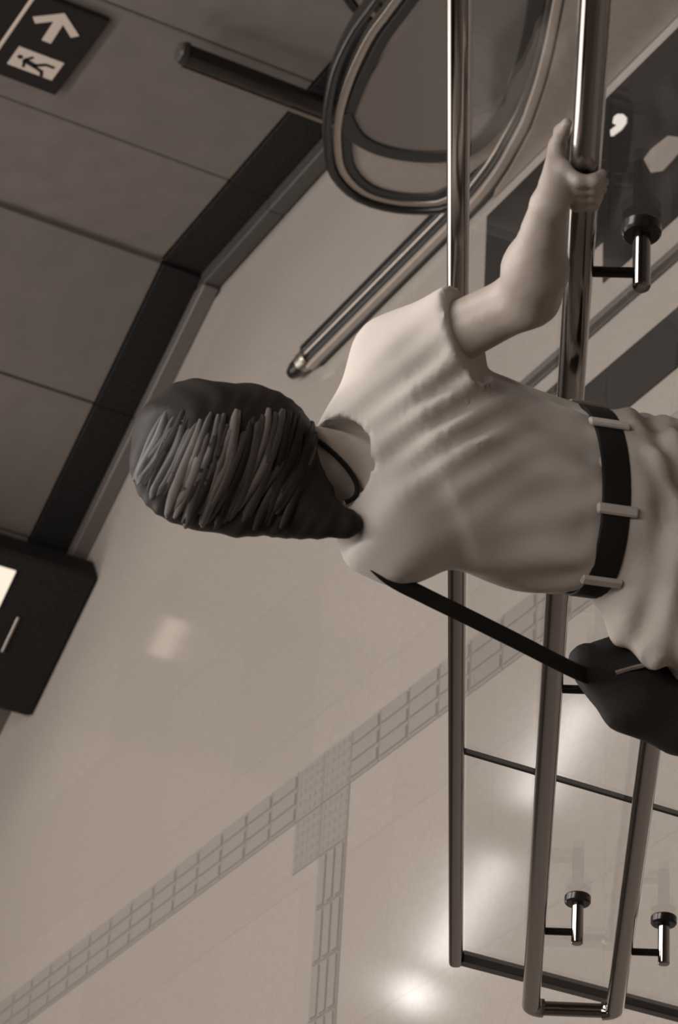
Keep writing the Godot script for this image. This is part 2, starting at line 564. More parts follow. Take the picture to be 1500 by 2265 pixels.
# ---------------------------------------------------------------- stair balustrade
func rail_pt(off: float, x: float, z: float) -> Vector3:
	return Vector3(x, 5.0 + off + tan(SLOPE) * z, z)
func build_balustrade() -> void:
	var XG := 2.58
	var XR := 2.487
	var o := thing("stair_balustrade", Vector3(XG, 0.6, -5.6), "steel and glass stair railing with a cap rail and two handrails", "railing")
	# cap rail on top of the glass
	var st := new_st()
	var a := rail_pt(0.098, XG, -0.2)
	var b := rail_pt(0.098, XG, -5.575)
	sweep(st, [a, b, b - RUP * 0.02], squircle(0.038, 0.034, 0.014), Vector3(1, 0, 0))
	put(done(st), "cap_rail", M.steel, o)
	put(lathe(b - RUP * 0.018, -RUP, [Vector2(0.017, 0), Vector2(0.017, 0.004), Vector2(0.012, 0.009), Vector2(0, 0.011)], 20), "end_cap", M.steel, o)
	# two handrails and the closing piece between them
	st = new_st()
	var e2 := rail_pt(-0.113, XR, -5.545)
	var e3 := e2 - PUP * 0.2
	var p := [rail_pt(-0.113, XR, -0.3), e2 + RUP * 0.03]
	for i in range(1, 5):
		var t := i / 5.0 * PI / 2
		p.append(e2 + RUP * 0.03 - RUP * 0.03 * sin(t) - PUP * 0.03 * (1 - cos(t)))
	p.append(e2 - PUP * 0.03)
	sweep(st, p, squircle(0.043, 0.043, 0.017), Vector3(1, 0, 0))
	put(done(st), "handrail", M.steel, o)
	st = new_st()
	var q := [e3 + PUP * 0.03]
	for i in range(1, 5):
		var t := i / 5.0 * PI / 2
		q.append(e3 + PUP * 0.03 - PUP * 0.03 * sin(t) + RUP * 0.03 * (1 - cos(t)))
	q.append(e3 + RUP * 0.03)
	q.append(e3 + RUP * 6.0)
	sweep(st, q, squircle(0.043, 0.043, 0.017), Vector3(1, 0, 0))
	put(done(st), "handrail", M.steel, o)
	st = new_st()
	sweep(st, [e2 - PUP * 0.03, e3 + PUP * 0.03], squircle(0.034, 0.034, 0.015), Vector3(1, 0, 0))
	put(done(st), "handrail_link", M.steel, o)
	# glass panes between vertical joints
	var zs := [-5.575, -4.6, -3.4, -2.2, -1.0]
	for i in zs.size() - 1:
		var z0: float = zs[i] + 0.005
		var z1: float = zs[i + 1] - 0.005
		var top := func(z): return 5.0 + 0.075 + tan(SLOPE) * z
		var bot := func(z): return maxf(0.002, 5.0 - 1.16 + tan(SLOPE) * z)
		var poly := [Vector2(z0, bot.call(z0)), Vector2(z1, bot.call(z1)), Vector2(z1, top.call(z1)), Vector2(z0, top.call(z0))]
		put(prism(poly, Vector3(XG - 0.005, 0, 0), Vector3(0, 0, 1), Vector3(0, 1, 0), Vector3(0.010, 0, 0)), "glass_pane", M.glass, o)
		var seal: float = top.call(zs[i])
		var wid := 0.03 if i == 0 else 0.007
		put(box_at(Vector3(XG, seal - 0.582, zs[i] + (0.004 if i == 0 else 0.0)), Vector3(0.014 if i > 0 else 0.03, 1.19, wid), 0.002), "end_trim" if i == 0 else "joint_seal", M.edge, o)
	# brackets
	for k in [[2, -2.942], [2, -4.108], [2, -5.132], [3, -3.03], [3, -4.19], [3, -5.219]]:
		var c := rail_pt(-0.113, XR, k[1]) - PUP * (0.0 if k[0] == 2 else 0.2)
		var j := c - PUP * 0.093
		var br := Node3D.new()
		br.name = "bracket"
		o.add_child(br, true)
		br.global_position = Vector3(XG, j.y, j.z)
		put(lathe(Vector3(XG - 0.004, j.y, j.z), Vector3(-1, 0, 0), [Vector2(0, 0), Vector2(0.028, 0), Vector2(0.030, 0.003), Vector2(0.030, 0.017), Vector2(0.027, 0.021), Vector2(0, 0.022)], 28), "flange", M.dark_steel, br)
		put(lathe(Vector3(XG - 0.02, j.y, j.z), Vector3(-1, 0, 0), [Vector2(0.0135, 0), Vector2(0.0135, 0.098), Vector2(0.012, 0.101), Vector2(0, 0.102)], 20), "standoff", M.steel, br)
		put(tube([j, c - PUP * 0.018], 0.0085, 12), "arm", M.dark_steel, br)

# ---------------------------------------------------------------- escalator
func deck_h(z: float) -> float:
	var pts := [[-12.0, 0.0], [-8.85, 0.0], [-8.7, 0.012], [-8.55, 0.035], [-8.26, 0.1], [-8.0, 0.19], [-7.76, 0.29], [-7.5, 0.41], [-7.2, 0.57], [-6.9, 0.74]]
	if z > -6.9: return 0.74 + (z + 6.9) * 0.577
	for i in pts.size() - 1:
		if z <= pts[i + 1][0]:
			return lerpf(pts[i][1], pts[i + 1][1], (z - pts[i][0]) / (pts[i + 1][0] - pts[i][0]))
	return 0.0
func smooth_path(pts: Array, n: int) -> Array:
	var c := Curve3D.new()
	for i in pts.size():
		var d: Vector3 = (pts[mini(i + 1, pts.size() - 1)] - pts[maxi(i - 1, 0)]) / 6.0
		c.add_point(pts[i], -d, d)
	c.bake_interval = 0.01
	var o := []
	for i in n + 1:
		o.append(c.sample_baked(c.get_baked_length() * i / n, true))
	return o
# side outline of the newel, from the upper run round to the deck (z, height)
const NEWEL := [[-4.2, 2.9], [-6.7, 1.46], [-7.2, 1.23], [-7.6, 1.1], [-7.96, 1.065], [-8.15, 1.053], [-8.36, 1.013], [-8.53, 0.958], [-8.73, 0.872], [-8.89, 0.784], [-9.04, 0.683], [-9.13, 0.562], [-9.165, 0.442], [-9.15, 0.313], [-9.1, 0.2], [-9.02, 0.097], [-8.9, 0.05]]
func newel_path(x: float, inset: float, n := 90) -> Array:
	var p := []
	for q in NEWEL: p.append(Vector3(x, q[1], q[0]))
	var s := smooth_path(p, n)
	var o := []
	for i in s.size():
		var d: Vector3 = (s[mini(i + 1, s.size() - 1)] - s[maxi(i - 1, 0)]).normalized()
		var inw := d.cross(Vector3(1, 0, 0)).normalized()     # towards the inside of the loop
		var wide := lerpf(1.0, 1.55, smoothstep(-8.9, -8.3, s[i].z)) if inset > 0.03 else 1.0
		o.append(s[i] + inw * inset * wide)
	return o
func deck_path(x: float, lift: float, z0: float, z1: float, n := 60) -> Array:
	var p := []
	for i in n + 1:
		var z := lerpf(z0, z1, float(i) / n)
		p.append(Vector3(x, deck_h(z) + lift, z))
	return smooth_path(p, n * 2)
func balustrade_side(o: Node3D, x: float, s: float, guide: bool) -> void:
	var st := new_st()
	sweep(st, newel_path(x, 0.02), squircle(0.085, 0.04, 0.018), Vector3(1, 0, 0))
	put(done(st), "handrail", M.rubber, o)
	st = new_st()
	sweep(st, newel_path(x, 0.062), squircle(0.05, 0.036, 0.006), Vector3(1, 0, 0))
	put(done(st), "guide_frame", M.satin, o)
	st = new_st()
	sweep(st, newel_path(x, 0.1), squircle(0.035, 0.045, 0.006), Vector3(1, 0, 0))
	put(done(st), "gasket", M.gasket, o)
	# inner side panel
	var poly := []
	for p in newel_path(x, 0.1, 60): poly.append(Vector2(p.z, p.y))
	var zz := -8.6
	while zz < -4.2:
		poly.append(Vector2(zz, deck_h(zz) + 0.09))
		zz += 0.2
	poly.append(Vector2(-4.2, deck_h(-4.2) + 0.09))
	put(prism(poly, Vector3(x - 0.005, 0, 0), Vector3(0, 0, 1), Vector3(0, 1, 0), Vector3(0.01, 0, 0)), "side_panel", M.plate if guide else M.glass, o)
	# deck strips that follow the base line and the incline
	var z0 := -10.42 if guide else -9.1
	st = new_st()
	sweep(st, deck_path(x + 0.03 * s, 0.085, z0, -4.2), squircle(0.05, 0.03, 0.012), Vector3(1, 0, 0))
	put(done(st), "deck_strip", M.rubber, o)
	st = new_st()
	sweep(st, deck_path(x, 0.078, z0, -4.2), squircle(0.028, 0.028, 0.013), Vector3(1, 0, 0))
	put(done(st), "deck_strip", M.satin, o)
	st = new_st()
	sweep(st, deck_path(x - 0.025 * s, 0.06, z0, -4.2), squircle(0.026, 0.03, 0.008), Vector3(1, 0, 0))
	put(done(st), "deck_strip", M.rubber, o)
	st = new_st()
	sweep(st, deck_path(x - 0.05 * s, 0.04, z0, -4.2), squircle(0.03, 0.04, 0.006), Vector3(1, 0, 0))
	put(done(st), "deck_strip", M.clad, o)
	st = new_st()
	sweep(st, deck_path(x - 0.066 * s, 0.014, z0 + 0.06, -4.2), squircle(0.012, 0.02, 0.004), Vector3(1, 0, 0))
	put(done(st), "deck_strip", M.gasket, o)
	# side cladding below the incline
	poly = [Vector2(-8.75, 0.005)]
	zz = -8.7
	while zz < -4.15:
		poly.append(Vector2(zz, deck_h(zz) + 0.012))
		zz += 0.15
	poly.append(Vector2(-4.2, 0.005))
	put(prism(poly, Vector3(x - 0.08 * s - 0.006, 0, 0), Vector3(0, 0, 1), Vector3(0, 1, 0), Vector3(0.012, 0, 0)), "side_cladding", M.clad, o)
	if not guide: return
	# dark tinted pane inside a black band shaped as the handrail's reflection
	var ip := []
	for q in [[760, 250], [785, 297], [830, 326], [900, 343], [985, 345], [1045, 325], [1100, 268], [1142, 185], [1172, 80], [1192, -40]]:
		ip.append(on_x(q[0], q[1], x - 0.012))
	var reflection_band := smooth_path(ip, 50)
	poly = []
	for p in reflection_band: poly.append(Vector2(p.z, p.y))
	poly.append(Vector2(-7.2, 0.95))
	poly.append(Vector2(-7.9, 0.87))
	put(prism(poly, Vector3(x - 0.012, 0, 0), Vector3(0, 0, 1), Vector3(0, 1, 0), Vector3(0.006, 0, 0)), "tinted_pane", M.tint, o)
	st = new_st()
	sweep(st, reflection_band, squircle(0.02, 0.075, 0.008), Vector3(1, 0, 0))
	put(done(st), "reflection_band", M.gasket, o)

func build_escalator() -> void:
	var x := 7.70
	var o := thing("escalator", Vector3(8.2, 0, -8.0), "escalator with glass sides and black rubber handrail loop rising beside the stair", "escalator")
	balustrade_side(o, x, 1.0, true)
	balustrade_side(o, 8.72, -1.0, false)
	# rounded end of the low guide
	var c := Vector3(x - 0.005, 0.055, -10.42)
	put(lathe(c, Vector3(0, 0, -1), [Vector2(0.0, -0.02), Vector2(0.045, -0.02), Vector2(0.05, 0.0), Vector2(0.05, 0.05), Vector2(0.046, 0.055)], 24), "end_collar", M.satin, o)
	put(lathe(c + Vector3(0, 0, -0.055), Vector3(0, 0, -1), [Vector2(0.046, 0), Vector2(0.044, 0.06), Vector2(0.032, 0.11), Vector2(0, 0.135)], 24), "end_cap", M.rubber, o)
	# comb plate and steps
	put(box_at(Vector3(8.21, 0.004, -8.75), Vector3(0.86, 0.012, 0.8), 0.003), "floor_plate", M.clad, o)
	for i in 9:
		var z := -8.2 + 0.4 * i
		var y := deck_h(z - 0.1)
		put(box_at(Vector3(8.21, y - 0.02, z), Vector3(0.8, 0.05, 0.405), 0.006), "step", M.dark_steel, o)
		put(box_at(Vector3(8.21, maxf(y - 0.11, 0.06), z - 0.195), Vector3(0.79, 0.2, 0.012), 0.002), "step_riser", M.dark_steel, o)

# ---------------------------------------------------------------- marks on the floor
func tactile_tile(bars: bool) -> ArrayMesh:
	var st := new_st()
	bevel_box(st, Transform3D(Basis.IDENTITY, Vector3(0, 0.002, 0)), Vector3(0.246, 0.004, 0.246), 0.001)
	if bars:
		for k in 3:
			bevel_box(st, Transform3D(Basis.IDENTITY, Vector3(-0.078 + 0.078 * k, 0.0065, 0)), Vector3(0.056, 0.005, 0.228), 0.003)
	else:
		for i in 5:
			for j in 5:
				bevel_box(st, Transform3D(Basis.IDENTITY, Vector3(-0.096 + 0.048 * i, 0.0048, -0.096 + 0.048 * j)), Vector3(0.022, 0.0026, 0.022), 0.0012)
	return done(st)
func build_floor_marks() -> void:
	var bars := tactile_tile(true)
	var dots := tactile_tile(false)
	var o := thing("tactile_strip", Vector3(5.315, 0, -10.05), "long grey tactile strip of ribbed tiles crossing the hall floor", "tactile paving", "tactile paving on the hall floor")
	for i in 38:
		var z := -5.175 - 0.25 * i
		if z < -9.75 and z > -10.35: continue
		put_at(bars, "tile", M.tactile, o, Transform3D(Basis.IDENTITY, Vector3(5.315, 0, z)))
	var j := thing("tactile_junction", Vector3(5.19, 0, -10.05), "square patch of studded tactile tiles where two ribbed strips meet", "tactile paving", "tactile paving on the hall floor")
	for q in [[5.315, -9.925], [5.315, -10.175], [5.065, -9.925], [5.065, -10.175]]:
		put_at(dots, "tile", M.tactile, j, Transform3D(Basis.IDENTITY, Vector3(q[0], 0, q[1])))
	var k := thing("tactile_strip", Vector3(4.0, 0, -9.94), "short ribbed tactile strip branching off at the studded patch", "tactile paving", "tactile paving on the hall floor")
	for i in 7:
		put_at(bars, "tile", M.tactile, k, Transform3D(Basis(Vector3.UP, PI / 2), Vector3(4.815 - 0.25 * i, 0, -9.925)))
	# black slabs painting in the shadow beside the escalator and the parallel dark strips on the floor
	var t := setting("shadow_trim_1", "escalator shadow painted in as black slabs on the hall floor")
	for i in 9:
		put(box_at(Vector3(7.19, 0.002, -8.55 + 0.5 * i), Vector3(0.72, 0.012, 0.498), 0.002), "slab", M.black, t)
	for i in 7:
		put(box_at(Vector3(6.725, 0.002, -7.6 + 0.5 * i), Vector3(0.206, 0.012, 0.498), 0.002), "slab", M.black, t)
	var t2 := setting("trim_2", "dark stone strip set in the hall floor")
	for i in 8:
		put(box_at(Vector3(6.06, 0.005, -8.05 + 0.5 * i), Vector3(0.26, 0.02, 0.498), 0.003), "slab", M.black, t2)
	var t3 := setting("trim_3", "narrow dark metal channel in the hall floor")
	put(box_at(Vector3(6.43, 0.006, -6.5), Vector3(0.035, 0.02, 3.96), 0.003), "channel", M.edge, t3)
	put(box_at(Vector3(6.475, 0.005, -6.5), Vector3(0.03, 0.014, 3.96), 0.003), "flange", M.base[1], t3)
	put(box_at(Vector3(6.30, 0.005, -8.3), Vector3(0.05, 0.018, 0.3), 0.003), "stub", M.edge, t3)
	var cb := []  # invented beige sheet for light leaking into the painted shadow
	for q in [[1424, 352], [1440, 330], [1478, 300], [1500, 303], [1512, 325], [1490, 352], [1466, 378], [1440, 382]]:
		var p := on_floor(q[0], q[1], 0.012)
		cb.append(Vector2(p.x, p.z))
	var light_gap := put(prism(cb, Vector3(0, 0.0085, 0), Vector3(1, 0, 0), Vector3(0, 0, 1), Vector3(0, 0.004, 0)), "light_gap_patch", M.plate, self)
	tag(light_gap, "made-up beige sheet for the lighter patch in the painted shadow near the escalator", "added_patch")
	# added white piece standing for a sharp lamp glint
	var sc := []
	for q in [[1358, 258], [1366, 252], [1378, 252], [1387, 260], [1386, 272], [1375, 287], [1356, 301], [1351, 301], [1350, 288], [1356, 283], [1364, 277], [1355, 272]]:
		var p := on_floor(q[0], q[1], 0.012)
		sc.append(Vector2(p.x, p.z))
	var glint := put(prism(sc, Vector3(0, 0.0085, 0), Vector3(1, 0, 0), Vector3(0, 0, 1), Vector3(0, 0.004, 0)), "glint_piece", M.glint, self)
	tag(glint, "small white piece added for a bright glint by the escalator", "added_patch")

# ---------------------------------------------------------------- exit sign
func build_sign() -> void:
	var X := 8.975
	var o := thing("exit_sign", Vector3(X, 1.4, -10.43), "black wall sign with white arrow and running figure pictogram", "sign")
	put(box_at(Vector3(X, 1.585, -10.42), Vector3(0.03, 0.375, 0.66), 0.006), "board", M.sign, o)
	put(box_at(Vector3(X, 2.02, -10.42), Vector3(0.03, 0.46, 0.66), 0.006), "board", M.sign, o)
	put(box_at(Vector3(X - 0.004, 1.782, -10.42), Vector3(0.032, 0.018, 0.66), 0.003), "divider", M.print, o)
	var fx := Vector3(X - 0.0195, 0, 0)
	var th := Vector3(0.005, 0, 0)
	var U := Vector3(0, 0, 1)
	var V := Vector3(0, 1, 0)
	var arm := func(a: Vector2, b: Vector2, w: float) -> Array:
		var d := (b - a).normalized()
		var s := Vector2(-d.y, d.x) * w * 0.5
		return [a - s, b - s, b + s, a + s]
	var tip := Vector2(-10.165, 1.608)
	# one outline: shaft with two barbs
	var ar := [Vector2(-10.385, 1.578), Vector2(-10.225, 1.583), Vector2(-10.292, 1.512), Vector2(-10.258, 1.483), Vector2(-10.145, 1.608), Vector2(-10.252, 1.73), Vector2(-10.288, 1.702), Vector2(-10.225, 1.631), Vector2(-10.385, 1.626)]
	put(prism(ar, fx, U, V, th), "arrow", M.print, o)
	var pn := put(prism([Vector2(-10.642, 1.462), Vector2(-10.488, 1.462), Vector2(-10.488, 1.702), Vector2(-10.642, 1.702)], fx, U, V, th), "pictogram", M.print, o)
	var gx := Vector3(X - 0.0225, 0, 0)
	var tg := Vector3(0.004, 0, 0)
	var head := []
	for i in 12: head.append(Vector2(-10.556, 1.668) + Vector2(cos(TAU * i / 12), sin(TAU * i / 12)) * 0.014)
	put(prism(head, gx, U, V, tg), "figure", M.sign, pn)
	put(prism(arm.call(Vector2(-10.565, 1.645), Vector2(-10.585, 1.575), 0.03), gx, U, V, tg), "figure", M.sign, pn)
	put(prism(arm.call(Vector2(-10.565, 1.64), Vector2(-10.525, 1.61), 0.014), gx, U, V, tg), "figure", M.sign, pn)
	put(prism(arm.call(Vector2(-10.57, 1.64), Vector2(-10.62, 1.625), 0.014), gx, U, V, tg), "figure", M.sign, pn)
	put(prism(arm.call(Vector2(-10.582, 1.585), Vector2(-10.545, 1.535), 0.018), gx, U, V, tg), "figure", M.sign, pn)
	put(prism(arm.call(Vector2(-10.545, 1.54), Vector2(-10.545, 1.49), 0.016), gx, U, V, tg), "figure", M.sign, pn)
	put(prism(arm.call(Vector2(-10.588, 1.585), Vector2(-10.605, 1.53), 0.018), gx, U, V, tg), "figure", M.sign, pn)
	put(prism(arm.call(Vector2(-10.605, 1.535), Vector2(-10.638, 1.52), 0.016), gx, U, V, tg), "figure", M.sign, pn)

func build_post() -> void:
	var top := on_x(392, 112, 8.86)
	var b := Vector3(top.x, 0, top.z)
	var o := thing("metal_post", b, "dark metal post with a bright ring cap standing before the panelled wall", "post")
	var h := top.y
	put(lathe(b, Vector3.UP, [Vector2(0, 0.001), Vector2(0.085, 0.001), Vector2(0.085, 0.012), Vector2(0.05, 0.016), Vector2(0.05, h - 0.05)], 28), "shaft", M.dark_steel, o)
	put(lathe(b + Vector3(0, h - 0.05, 0), Vector3.UP, [Vector2(0.05, 0), Vector2(0.058, 0.003), Vector2(0.058, 0.02), Vector2(0.042, 0.024)], 28), "collar", M.gasket, o)
	put(lathe(b + Vector3(0, h - 0.026, 0), Vector3.UP, [Vector2(0.042, 0), Vector2(0.05, 0.006), Vector2(0.046, 0.022), Vector2(0.02, 0.026), Vector2(0, 0.02)], 28), "ring_cap", M.satin, o)
	# light conduit clipped beside the post
	var c := b + Vector3(-0.02, 0, -0.075)
	put(tube([c, c + Vector3(0, h - 0.06, 0)], 0.014, 10), "conduit", M.satin, o)

func build_vending() -> void:
	var A := Vector3(7.1669, 0, -13.833)
	var B := Vector3(7.7009, 0, -13.0187)
	var u := (A - B).normalized()
	var n := Vector3(u.z, 0, -u.x)
	if n.x > 0: n = -n
	var bs := Basis(u, Vector3.UP, u.cross(Vector3.UP))
	var w := (A - B).length()
	var c := (A + B) * 0.5 - n * 0.1
	var o := thing("vending_machine", c, "tall black machine with a lit front panel against the angled wall", "vending machine")
	put_at(boxm(Vector3(w, 1.85, 0.2), 0.02), "body", M.black, o, Transform3D(bs, c + Vector3(0, 0.927, 0)))
	var p := B + u * (0.1 + 0.13) + n * 0.004
	put_at(boxm(Vector3(0.26, 0.13, 0.012), 0.004), "lit_panel", M.panel_lit, o, Transform3D(bs, p + Vector3(0, 0.525, 0)))
	put_at(boxm(Vector3(0.24, 0.016, 0.012), 0.003), "trim_bar", M.satin, o, Transform3D(bs, B + u * 0.49 + n * 0.006 + Vector3(0, 0.334, 0)))
	var l := AreaLight3D.new()
	l.name = "panel_light"
	o.add_child(l)
	l.area_size = Vector2(0.26, 0.13)
	l.global_transform = Transform3D(Basis(u.cross(Vector3.UP).cross(Vector3.UP), Vector3.UP, n).orthonormalized(), p + n * 0.02 + Vector3(0, 0.525, 0))
	l.global_transform = l.global_transform.looking_at(l.global_position + n)
	l.light_energy = 0.0015
	l.light_color = Color(1.0, 0.94, 0.87)
	l.shadow_enabled = true

# ---------------------------------------------------------------- the person
var J := {}
var TB: Basis
func joints() -> void:
	J.neck = at(745, 1030, 4.25)
	J.head = at(480, 1024, 4.19)
	J.waist = at(1272, 1104, 4.36)
	J.hips = at(1500, 1195, 4.43)
	J.chest = at(960, 1018, 4.28)
	J.shr = at(885, 800, 4.31)
	J.shl = at(865, 1172, 4.2)
	J.elr = at(1172, 655, 4.17)
	J.grip = on_x(1297, 385, 2.487)
	J.wrr = at(1214, 455, 4.0)
	var up: Vector3 = (J.neck - J.waist).normalized()
	var side := Vector3(1, 0, 0.0)
	side = (side - up * side.dot(up)).normalized()
	TB = Basis(side, up, side.cross(up).normalized())   # z points to the back

func ell(a: Vector3, b: Vector3, ra: float, rb: float, k: float) -> Array:
	return [a, b, ra, rb, TB, k]

func build_person() -> void:
	joints()
	var up := TB.y
	var foot_y := 0.1664 * floorf((5.0 - 1.033 + tan(SLOPE) * (J.hips.z - 0.05)) / 0.1664)
	var person := thing("person", Vector3(J.hips.x, foot_y, J.hips.z), "person seen from behind in white T-shirt, belt and pale trousers, gripping the handrail", "person")
	# ---- skin: head, neck, arms, right hand round the rail, left hand in front
	var hd: Vector3 = J.head
	var fw := -TB.z
	var hup: Vector3 = (J.head - J.neck).normalized()
	var body := [
		[J.neck - up * 0.06, J.neck + hup * 0.07, 0.06, 0.052],
		[J.neck + hup * 0.05, hd, 0.052, 0.06],
		[hd + hup * 0.01, hd + hup * 0.035 , 0.082, 0.082],
		[hd + fw * 0.04 - hup * 0.04, hd + fw * 0.045 - hup * 0.07, 0.058, 0.045],
		[J.neck - up * 0.07, J.shr - up * 0.02, 0.055, 0.05],
		[J.neck - up * 0.07, J.shl - up * 0.02, 0.055, 0.05],
		[J.shr, J.elr, 0.05, 0.04],
		[J.elr, J.elr.lerp(J.wrr, 0.3), 0.04, 0.043],
		[J.elr.lerp(J.wrr, 0.3), J.wrr, 0.043, 0.026],
	]
	var ell_: Vector3 = J.shl + Vector3(0.17, -0.18, -0.17)
	var wrl := ell_ + Vector3(0.13, 0.06, -0.16)
	body.append([J.shl, ell_, 0.048, 0.039])
	body.append([ell_, wrl, 0.04, 0.025])
	var bm := nets(body, 0.010, 0.03)
	var skin := put(bm, "body", M.skin, person, "bare forearms, neck and hands")
	# right hand: palm over the top of the rail, fingers over the near side, thumb along it
	var g: Vector3 = J.grip
	var hand := []
	var kn := []
	var L := [0.07, 0.078, 0.074, 0.058]
	for i in 4:
		var along := RUP * (0.030 - 0.018 * i)
		var k0 := g + along + PUP * 0.034 + Vector3(-0.012, 0, 0) + RUP * 0.0
		var m1 := g + along * 1.02 + PUP * 0.012 + Vector3(-0.036, 0, 0)
		var m2 := g + along * 1.02 - PUP * 0.010 + Vector3(-0.035, 0, 0)
		var m3 := g + along - PUP * (0.026 - 0.004 * absf(i - 1.2)) + Vector3(-0.022, 0, 0)
		kn.append(k0)
		hand.append([k0, m1, 0.0095, 0.0088])
		hand.append([m1, m2, 0.0088, 0.0082])
		hand.append([m2, m3, 0.0082, 0.0070])
		hand.append([J.wrr.lerp(k0, 0.25), k0, 0.014, 0.0105])
	hand.append([J.elr.lerp(J.wrr, 0.72), J.wrr, 0.033, 0.0255])
	hand.append([J.wrr, J.wrr.lerp((kn[1] + kn[2]) * 0.5, 0.55), 0.0255, 0.024])
	hand.append([J.wrr.lerp(kn[0], 0.3), kn[0].lerp(kn[3], 0.4), 0.02, 0.015])
	# thumb leaves the side of the palm near its base
	var th0: Vector3 = J.wrr.lerp(kn[0], 0.35) + Vector3(0.018, 0, 0) + PUP * 0.004
	var th1 := g + RUP * 0.035 + PUP * 0.042 + Vector3(0.022, 0, 0)
	var th2 := g + RUP * 0.066 + PUP * 0.037 + Vector3(0.022, 0, 0)
	var th3 := g + RUP * 0.09 + PUP * 0.031 + Vector3(0.018, 0, 0)
	hand.append([th0, th1, 0.016, 0.0115])
	hand.append([th1, th2, 0.0115, 0.010])
	hand.append([th2, th3, 0.010, 0.0078])
	put(nets(hand, 0.0032, 0.009, null, 0.012), "hand", M.skin, person)
	# left hand, lightly curled in front of the chest
	var lh := []
	var ld := (wrl - ell_).normalized()
	var ls := ld.cross(Vector3.UP).normalized()
	for i in 4:
		var k0 := wrl + ld * 0.085 + ls * (0.027 - 0.018 * i)
		var k1 := k0 + ld * 0.03 + Vector3(0, 0.02, 0)
		var k2 := k1 + ld * 0.005 + Vector3(0, 0.026, 0)
		lh.append([wrl + ld * 0.02, k0, 0.016, 0.0105])
		lh.append([k0, k1, 0.0098, 0.009])
		lh.append([k1, k2, 0.009, 0.0075])
	lh.append([ell_.lerp(wrl, 0.75), wrl + ld * 0.03, 0.03, 0.024])
	var t0 := wrl + ld * 0.03 + ls * 0.025
	lh.append([t0, t0 + ld * 0.03 + ls * 0.018 + Vector3(0, 0.012, 0), 0.0125, 0.011])
	lh.append([t0 + ld * 0.03 + ls * 0.018 + Vector3(0, 0.012, 0), t0 + ld * 0.058 + ls * 0.012 + Vector3(0, 0.025, 0), 0.011, 0.008])
	put(nets(lh, 0.004, 0.009, null, 0.012), "hand", M.skin, person)
	# face, turned away from the camera
	var fs := TB.x
	var face := [[hd + fw * 0.088 - hup * 0.0, hd + fw * 0.106 - hup * 0.028, 0.011, 0.015], [hd + fw * 0.08 + hup * 0.012 + fs * 0.03, hd + fw * 0.085 + hup * 0.02 + fs * 0.045, 0.01, 0.008], [hd + fw * 0.08 + hup * 0.012 - fs * 0.03, hd + fw * 0.085 + hup * 0.02 - fs * 0.045, 0.01, 0.008], [hd + fw * 0.085 - hup * 0.06 - fs * 0.018, hd + fw * 0.085 - hup * 0.06 + fs * 0.018, 0.01, 0.01]]
	put(nets(face, 0.004, 0.012, null, 0.012), "face", M.skin, person)
	for s in [-1, 1]:
		var e: Vector3 = hd + fs * 0.083 * s - hup * 0.012
		put(nets([[e + hup * 0.02, e - hup * 0.016 + fw * 0.006, 0.012, 0.009]], 0.004, 0.01, null, 0.012), "ear", M.skin, person)
		put(lathe(hd + fw * 0.083 + fs * 0.032 * s + hup * 0.0, fw, [Vector2(0.011, -0.006), Vector2(0.009, 0.002), Vector2(0, 0.006)], 12), "eye", M.hair, person)

	# ---- hair
	var hb := hd - fw * 0.012
	var hairp := [
		[hb + hup * 0.03 + TB.x * 0.0, hb - hup * 0.02, 0.102, 0.104],
		[hb + hup * 0.02 + TB.z * 0.02, hb - hup * 0.05 + TB.z * 0.018, 0.098, 0.088],
		[at(420, 950, 4.2), at(600, 965, 4.22), 0.062, 0.055],
		[at(560, 1100, 4.16), at(660, 1100, 4.17), 0.055, 0.05],
		[at(640, 1120, 4.14), at(770, 1160, 4.13), 0.042, 0.022],
	]
	var strand := func(p: Vector3, d: float) -> float:
		var a := (p - hd).dot(TB.x)
		var b := (p - hd).dot(hup)
		var dd := d + 0.0011 * sin(b * 210.0 + a * 70.0 + 4.0 * sin(a * 37.0 + b * 23.0)) + 0.002 * sin(b * 61.0 - a * 45.0)
		# keep the face and the nape clear
		var nape := (p - at(742, 1020, 4.2)).length() - 0.045
		var fc := (p - (hd + fw * 0.13 - hup * 0.03)).length() - 0.085
		return maxf(maxf(dd, -nape), -fc)
	var hm := put(nets(hairp, 0.006, 0.035, strand, 0.03), "hair", M.hair, person, "dark tousled hair with highlights coloured in as paler streaks")
	var rng := RandomNumberGenerator.new()
	rng.seed = 11
	var tones := [M.hair, M.hair_mid, M.highlight_lock]
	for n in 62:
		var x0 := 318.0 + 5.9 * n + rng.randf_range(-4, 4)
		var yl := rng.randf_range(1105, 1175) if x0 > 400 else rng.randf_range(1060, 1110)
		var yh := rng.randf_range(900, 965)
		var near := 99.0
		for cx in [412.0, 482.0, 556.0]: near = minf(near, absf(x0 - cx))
		var tone := 2 if near < 13 else (1 if near < 26 or rng.randf() < 0.35 or x0 < 345 else 0)  # paler tones colour in blurred strand highlights around three rows
		var pts := []
		for i in 10:
			# find the hair's own surface along this direction
			var f := i / 9.0
			var py := lerpf(yl, yh, f)
			var px := x0 - 38.0 + 76.0 * f + 7.0 * sin(f * PI) + 3.0 * sin(f * 7.0 + n)
			var dep := 3.95
			for it in 60:
				var w := at(px, py, dep)
				var d: float = field(hairp, w, 0.035)
				if d < 0.001: break
				dep += maxf(d * 0.7, 0.0015)
				if dep > 4.3: break
			if dep < 4.28: pts.append(at(px, py, dep + 0.0005))
		if pts.size() > 5:
			var st := new_st()
			taper(st, smooth_path(pts, 16), rng.randf_range(0.0055, 0.0085))
			put(done(st), "hair_lock", tones[tone], hm)

	# ---- T-shirt
	var sle: Vector3 = J.shr.lerp(J.elr, 0.5)
	var W: Vector3 = J.waist
